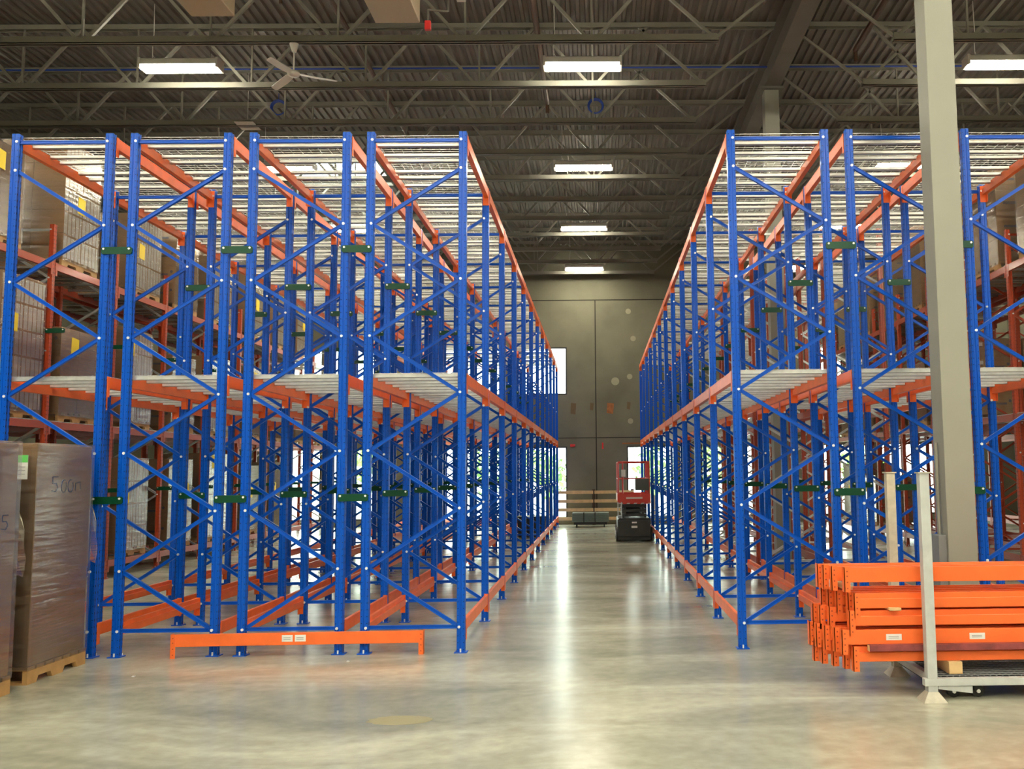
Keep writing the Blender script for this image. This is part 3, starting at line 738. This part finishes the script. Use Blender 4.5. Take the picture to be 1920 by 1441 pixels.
# ------------------------------------------------------------ loose beam on the floor
def free_beam(L, label, stickers, group=None, H=.11, legs=.2, m=None, flat=True):
    """beam lying along +x, base at z=0 standing on its end connectors"""
    m = m or M_ORANGE
    t = empty('loose_beam', (0, 0, 0), label, 'beam', group)
    b = MB()
    zt = legs; zb = legs-H
    if flat: pts = [(0, zb), (0, zt), (.03, zt), (.03, zt-.04), (.05, zt-.04), (.05, zb)]
    else: pts = [(0, zb), (0, zt-.04), (.02, zt-.04), (.02, zt), (.05, zt), (.05, zb)]
    b.prism(pts, .006, L-.006, 'x'); b.build('beam_body', m, t, bevel=.003)
    for e in (0, 1):
        c = MB(); x = 0 if e == 0 else L-.006
        c.box(x, x+.006, -.004, .062, 0, legs+.003)
        xs = (0, .045) if e == 0 else (L-.045, L)
        c.box(xs[0], xs[1], -.004, 0.0, 0, legs+.003)
        for z in (.03, .08, .13, .17):
            c.cyl(((xs[0]+xs[1])/2, -.0055, z*legs/.2), ((xs[0]+xs[1])/2, -.003, z*legs/.2), .006, 8, mi=1)
        c.build('end_connector', [m, M_RED], t)
    for (x, w, h) in stickers:
        s = MB(); s.box(x, x+w, -.0025, 0, zt-H*.72, zt-H*.72+h, 0)
        for q in range(2): s.box(x+w*.15, x+w*.8, -.0035, -.002, zt-H*.72+h*(.3+.25*q), zt-H*.72+h*(.4+.25*q), 1)
        s.build('sticker', [M_WHITE, M_GREYINK], t)
    return t
fb = free_beam(2.33, 'single orange beam standing on its end brackets on the floor before the racks', [(1.02, .1, .06), (1.14, .1, .06)], H=.112, legs=.218)
fb.location = (-3.99, 8.80, 0); fb.rotation_euler = (0, 0, .02)

# ------------------------------------------------------------ stillage with stacked beams (right foreground)
st = empty('steel_stillage', (2.40, 6.85, 0), 'pale grey post stillage on casters carrying the stacked orange beams', 'stillage')
SW, SD = 1.3, .85
for (x, y) in ((0, 0), (SW, 0), (.02, SD), (SW, SD)):
    p = MB().box(x-.036, x+.036, y-.036, y+.036, .06, 1.64).build('corner_post', M_CREAM if y else M_STILL, st, bevel=.004)
    c = MB()
    vs = []
    for s, z in ((.086, 0.0), (.08, .008), (.037, .068)): vs += [(x-s, y-s, z), (x+s, y-s, z), (x+s, y+s, z), (x-s, y+s, z)]
    fs = [(3, 2, 1, 0), (8, 9, 10, 11)] + [(i+4*k, (i+1) % 4+4*k, (i+1) % 4+4*k+4, i+4*k+4) for k in range(2) for i in range(4)]
    c.add(vs, fs).build('flared_foot', M_CREAM, p)
    MB().box(x-.045, x+.045, y-.045, y+.045, 1.64, 1.65).build('post_cap', M_CREAM, p)
fr = MB()
for y in (0, SD): fr.box(-.06, SW+.06, y-.06+.02, y+.02-.0, .108, .16) if y == 0 else fr.box(-.06, SW+.06, y-.02, y+.04, .108, .16)
for x in (.04, SW-.04): fr.box(x-.025, x+.025, .02, SD-.02, .108, .16)
fr.prism([(.04, .108), (.04, .085), (.29, .052), (.29, .108)], -.03, -.022, 'y')
fr.build('base_frame', M_STILL, st, bevel=.003)
mg = MB()
for k in range(26): x = .08+k*(SW-.16)/25; mg.box(x-.004, x+.004, .02, SD-.02, .161, .167)
for k in range(14): y = .03+k*(SD-.06)/13; mg.box(.06, SW-.06, y-.004, y+.004, .167, .173)
mg.build('mesh_floor', M_BOXGREY, st)
for (x, y) in ((.19, .1), (.37, .1), (SW-.2, .1), (.25, SD-.15), (SW-.2, SD-.15)):
    c = MB(); c.box(x-.08, x+.05, y-.05, y+.05, .094, .1, 1)
    c.box(x-.03, x-.0, y-.035, y-.028, .05, .094); c.box(x-.03, x-.0, y+.028, y+.035, .05, .094); c.cyl((x, y-.02, .045), (x, y+.02, .045), .045, 16); c.cyl((x, y-.037, .045), (x, y-.02, .045), .014, 10, mi=1)
    c.build('caster', [M_BLACK, M_ZINC], st)
dl = MB().box(.02, SW-.02, .06, SD-.06, .1, .107).build('dolly_plate', M_BLACK, st)

def stack_beam(x, y, z, label, stickers=(), flat=True, L=2.44, legs=.2, rz=0, up=True):
    o = free_beam(L, label, stickers, 'stacked orange beams on the stillage', H=.112, legs=legs, flat=flat)
    o.location = (x, y, z); o.rotation_euler = (0, 0, rz)
    return o
# rows front-to-back with body z ranges taken from the picture; connectors hang below each body
rowname = ['front', 'second', 'third', 'fourth', 'fifth']
# (layer label, z of body bottom, [x of left end per row], [y of each row])
LAY = [('bottom layer', .262, [1.86, 1.82, 1.76, 1.70, 1.66], False), ('labelled second layer', .385, [1.78, 1.75, 1.70, 1.66, 1.63], True), ('third layer', .522, [1.84, 1.80, 1.74, 1.69, 1.66], False),
       ('fourth layer', .648, [1.88, 1.86, 1.80, 1.76, 1.73], False), ('top layer', .84, [1.81, 1.74, 1.70, 1.68, 1.665], True)]
SB_Y = [6.94, 7.04, 7.14, 7.24, 7.34]
def layered():
    base = {}
    for li, (ln, zb, xs, flat) in enumerate(LAY):
        for ri in range(5):
            if li == 2 and ri == 1: continue
            if li == 4 and ri > 3: continue
            st_ = [(.33, .115, .045), (.95, .115, .045)] if (li == 1 and ri == 0) else []
            body = zb
            o = free_beam(2.44, '%s of the stacked beams on the stillage, %s beam from the front' % (ln, rowname[ri]), st_, 'stacked orange beams on the stillage', H=.108, legs=.108+.07, flat=flat)
            y = SB_Y[ri] + (.0 if li != 4 else -.01)
            o.location = (xs[ri], y, body-.07)
layered()
def timber(x0, x1, y0, y1, z0, z1, m, lb, ends=None):
    b = MB().box(x0, x1, y0, y1, z0, z1).build('timber_block', m, bevel=.004)
    return tag(b, lb, 'timber', 'timber spacers in the beam stack')
timber(2.55, 2.65, 6.89, 7.5, .174, .262, M_PINE, 'pale timber block under the beams behind the front stillage post')
timber(2.13, 2.22, 6.9, 7.45, .634, .655, M_PINE, 'short pale timber wedge between stacked beams left of the stillage post')
timber(1.83, 1.9, 7.03, 7.40, .775, .80, M_PINE, 'pale timber offcut near the left end of the stacked beams')
mt = MB().box(0, 1.35, 0, .05, 0, .045, 0); mt.box(-.003, 0, 0, .05, 0, .045, 1)
tag(mt.build('painted_timber', [M_MAROON, M_PINE], loc=(1.97, 6.889, .345), bevel=.003), 'long maroon-painted timber lying along the lower front beam', 'timber')

# ------------------------------------------------------------ scissor lift in the aisle
sl = empty('scissor_lift', (.83, 22.3, 0), 'red and black scissor lift parked at the right side of the aisle', 'scissor lift')
w = .41
b = MB(); b.prism([(-w+.02, .035), (w-.02, .035), (w-.01, .52), (w-.05, .56), (-w+.05, .56), (-w+.01, .52)], .05, 1.75, 'y'); b.box(-w+.03, w-.03, .0, .06, .12, .5); b.build('chassis', M_CHASSIS, sl, bevel=.012)
b = MB(); b.box(-.07, .07, -.006, .0, .33, .38, 0); b.box(-.06, .06, -.006, 0, .44, .475, 0); b.build('warning_label', M_WHITE, sl)
for x in (-w+.03, w-.03):
    for y in (.3, 1.5):
        q = MB(); q.cyl((x-.06, y, .17), (x+.06, y, .17), .17, 20); q.cyl((x-.066, y, .17), (x+.066, y, .17), .09, 14, mi=1); q.build('wheel', [M_BLACK, M_WHITE], sl, smooth=True)
for k in range(3):
    q = MB(); z = .6+k*.11
    for x in (-.27, .27):
        q.bar((x, .15, z), (x, 1.65, z+.07), .05, .07); q.bar((x*.8, 1.65, z), (x*.8, .15, z+.07), .05, .07)
    for y in (.18, .9, 1.62): q.cyl((-.3, y, z+.03), (.3, y, z+.03), .03, 10)
    q.box(-.3, .3, .12, .16, z, z+.06)
    q.build('scissor_arms', M_CHASSIS, sl)
q = MB(); q.box(-.4, .4, .0, 1.8, .96, 1.0); q.box(-.4, .4, -.012, 0, .9, 1.14); q.box(-.4, -.385, 0, 1.8, 1.0, 1.14); q.box(.385, .4, 0, 1.8, 1.0, 1.14); q.box(-.4, .4, 1.785, 1.8, 1.0, 1.14); q.build('platform', M_LIFTRED, sl, bevel=.004)
q = MB(); q.box(-.19, .2, -.018, -.012, 1.02, 1.06)
for k in range(5): q.add([(-.36+k*.17, -.016, .9), (-.29+k*.17, -.016, .9), (-.26+k*.17, -.016, .925), (-.33+k*.17, -.016, .925)], [(0, 1, 2, 3)])
q.build('platform_marking', mat('off_white_marking', (.6, .5, .45, 1), rough=.5), sl)
q = MB(); r = .019
for y in (.02, 1.78):
    for x in (-.37, .37): q.cyl((x, y, 1.0), (x, y, 1.9), r, 8)
    q.cyl((-.37, y, 1.9), (.37, y, 1.9), r, 8); q.cyl((-.37, y, 1.5), (.37, y, 1.5), r*.6, 8)
for x in (-.37, .37):
    q.cyl((x, .02, 1.9), (x, 1.78, 1.9), r, 8); q.cyl((x, .02, 1.5), (x, 1.78, 1.5), r, 8)
    for y in (.6, 1.2): q.cyl((x, y, 1.0), (x, y, 1.9), r, 8)
q.cyl((-.27, .02, 1.1), (-.27, .02, 1.9), r, 8)
q.build('guard_rail', M_LIFTRED, sl, smooth=True)
MB().box(.03, .36, -.03, .1, 1.22, 1.5).build('control_box', M_LIFTGREY, sl, bevel=.008)
MB().box(-.3, -.2, -.03, .05, 1.55, 1.72).build('manual_holder', M_FANW, sl, bevel=.005)
q = MB(); q.tube([(-.39, -.02, .56), (-.39, -.02, .95)], .012, 8)
for z in (.62, .72, .82, .92): q.tube([(-.41, -.02, z), (-.30, -.02, z)], .01, 6)
q.tube([(-.3, -.02, .56), (-.3, -.02, .95)], .012, 8); q.build('ladder', M_STILL, sl)

# ------------------------------------------------------------ far end: timber guard boards and bundle of decks
bt = empty('timber_barrier', (0, 29.55, 0), 'low timber board barrier standing across the far end of the aisle', 'barrier')
for z in (1.03, .75, .48, .20):
    MB().box(-1.45, -.2, -.02, .02, z-.05, z+.05).build('board', M_PINE, bt); MB().box(-.16, 1.1, -.02, .02, z-.05, z+.05).build('board', M_PINE, bt)
for x in (-1.4, -.18, 1.05): MB().box(x-.05, x+.05, .02, .1, 0, 1.12).build('stake', M_BARK, bt)
bd = empty('deck_bundle', (-.28, 28.15, 0), 'bundle of grey wire decks strapped on a low black dolly at the aisle end', 'bundle')
q = MB()
for k in range(9): q.box(-.56+.004*(k % 3), .56-.005*(k % 2), 0, .7, .17+k*.031, .17+k*.031+.018)
q.build('wire_decks', M_BUNDLE, bd)
for x in (-.2, .14): MB().box(x-.015, x+.015, -.006, .706, .165, .452).build('strap', M_BLACK, bd)
q = MB(); q.box(-.5, .5, .02, .68, .09, .165)
for x in (-.42, .42):
    for y in (.1, .6): q.cyl((x-.02, y, .05), (x+.02, y, .05), .05, 12)
q.build('dolly', M_BLACK, bd)
bn = empty('storage_tub', (-1.77, 24.2, 0), 'dark low tub on the floor inside the aisle-side left rack', 'tub')
# dark low tub
q = MB(); q.prism([(-.34, .0), (.34, .0), (.38, .5), (-.38, .5)], 0, .6, 'y'); q.build('tub_body', M_CHASSIS, bn, bevel=.02); MB().box(-.39, .39, -.01, .61, .5, .54).build('rim', M_BLACK, bn)

# ------------------------------------------------------------ roof details: fans, heaters, panel
def fan(x, y, ztop, label, sc=1.0, rot=0):
    t = empty('ceiling_fan', (x, y, ztop), label, 'ceiling fan', 'ceiling fans')
    MB().cyl((0, 0, 0), (0, 0, -.12*sc), .07*sc, 14, .03*sc).build('canopy', M_FANW, t, smooth=True)
    MB().cyl((0, 0, -.1*sc), (0, 0, -.42*sc), .012*sc, 8).build('downrod', M_FANW, t)
    MB().sphere((0, 0, -.45*sc), .095*sc, 16, 8, (1, 1, .5)).build('motor', M_FANW, t, smooth=True)
    for k in range(3):
        a = rot+k*2*PI/3; b = MB(); L = .62*sc
        d = Vector((math.cos(a), math.sin(a), 0)); n = Vector((-d.y, d.x, 0)); vs = []
        for (s_, w_, z_) in ((.08, .03, 0), (.2, .055, -.01), (.5, .06, -.03), (.95, .05, -.045), (1.0, .03, -.045)):
            p = d*L*s_; vs += [p-n*w_*sc+Vector((0, 0, -.45*sc+z_*sc-.012)), p+n*w_*sc+Vector((0, 0, -.45*sc+z_*sc+.012))]
        k2 = len(vs); vs += [v+Vector((0, 0, .006)) for v in vs]
        fs = []
        for i in range(4):
            o_ = 2*i; fs += [(o_, o_+1, o_+3, o_+2), (o_+k2, o_+2+k2, o_+3+k2, o_+1+k2), (o_, o_+2, o_+2+k2, o_+k2), (o_+1, o_+1+k2, o_+3+k2, o_+3)]
        fs += [(0, k2, k2+1, 1), (8, 9, 9+k2, 8+k2)]
        b.add(vs, fs).build('blade', M_FANW, t)
fan(-4.43, 13.13, 7.995, 'white three-blade ceiling fan hanging under the nearest roof joist', 1.0, rot=-PI/2-.25)
def heater(x, y, w, label):
    t = empty('unit_heater', (x, y, 7.55), label, 'unit heater', 'unit heaters under the roof')
    MB().box(-w/2, w/2, -.9, 0, 0, .55).build('casing', M_HEATER, t, bevel=.01)
    q = MB(); [q.box(-w/2+.03, w/2-.03, .001, .012, .05+k*.07, .08+k*.07) for k in range(7)]; q.build('grille', M_ROOF, t)
    q = MB(); [q.cyl((sx*(w/2-.04), sy, .55), (sx*(w/2-.04), sy, 1.55), .008, 6) for sx in (-1, 1) for sy in (-.06, -.84)]; q.build('hanger', M_ROOF, t)
    MB().cyl((0, -.45, .55), (0, -.45, 1.5), .07, 12).build('flue', M_ROOF, t)
heater(-2.58, 11.62, .58, 'tan unit heater hung from the roof, right one of two at the top edge')
heater(-4.9, 11.43, .55, 'tan unit heater hung from the roof, left one of two at the top edge')
q = MB(); q.box(-.04, .04, -.03, .03, 0, .12); tag(q.build('gas_valve', M_REDV, loc=(-2.21, 11.75, 7.52), bevel=.006), 'small red valve beside the right unit heater', 'valve')
q = MB(); q.tube([(-2.21, 11.75, 7.64), (-2.21, 11.75, 7.8), (-1.95, 11.8, 7.8), (-1.95, 11.8, 8.95)], .014, 8); tag(q.build('gas_pipe', M_ROOF, smooth=True), 'thin grey gas pipe rising beside the right unit heater', 'pipe')
q = MB(); q.box(-.06, .06, -.04, .04, 0, .1); tag(q.build('junction_box', M_FANW, loc=(-1.78, 11.8, 7.95), bevel=.006), 'small white junction box near the right unit heater', 'box')
q = MB(); q.box(-.17, .17, -.2, .2, 0, .012, 0); q.cyl((0, 0, .012), (0, 0, 1.0), .005, 6, mi=0); tag(q.build('white_panel', M_FANW, loc=(-6.33, 16.35, 8.0)), 'small flat white panel hanging under the roof over the left racks', 'panel')
q = MB(); q.tube([(0, 0, 0), (.02, 0, -.2), (-.01, 0, -.4), (.01, 0, -.55)], .006, 6); tag(q.build('power_cord', M_CORD, loc=(-.62, 19.6, 8.6)), 'thin white cord hanging from the roof above the aisle', 'cord')

# ------------------------------------------------------------ small marks on the floor
q = MB(); pts = [(.22*math.cos(2*PI*k/24)*(1+.08*math.sin(3*k)), .12*math.sin(2*PI*k/24)) for k in range(24)]; q.prism(pts, .0003, .0012, 'z')
tag(q.build('floor_stain', mat('dull_yellow_stain', (.33, .3, .18, 1), rough=.5), loc=(-1.38, 6.53, 0)), 'dull yellowish oval stain on the concrete in the foreground', 'stain')
for i, (x, y, s, lb) in enumerate([(-3.95, 8.05, .012, 'tiny white scrap on the floor left of the loose beam stickers'), (-2.28, 8.55, .012, 'tiny white scrap on the floor below the loose beam')]):
    tag(MB().box(-s, s, -s, s, 0, .006).build('paper_scrap', M_WHITE, loc=(x, y, .0005)), lb, 'scrap')
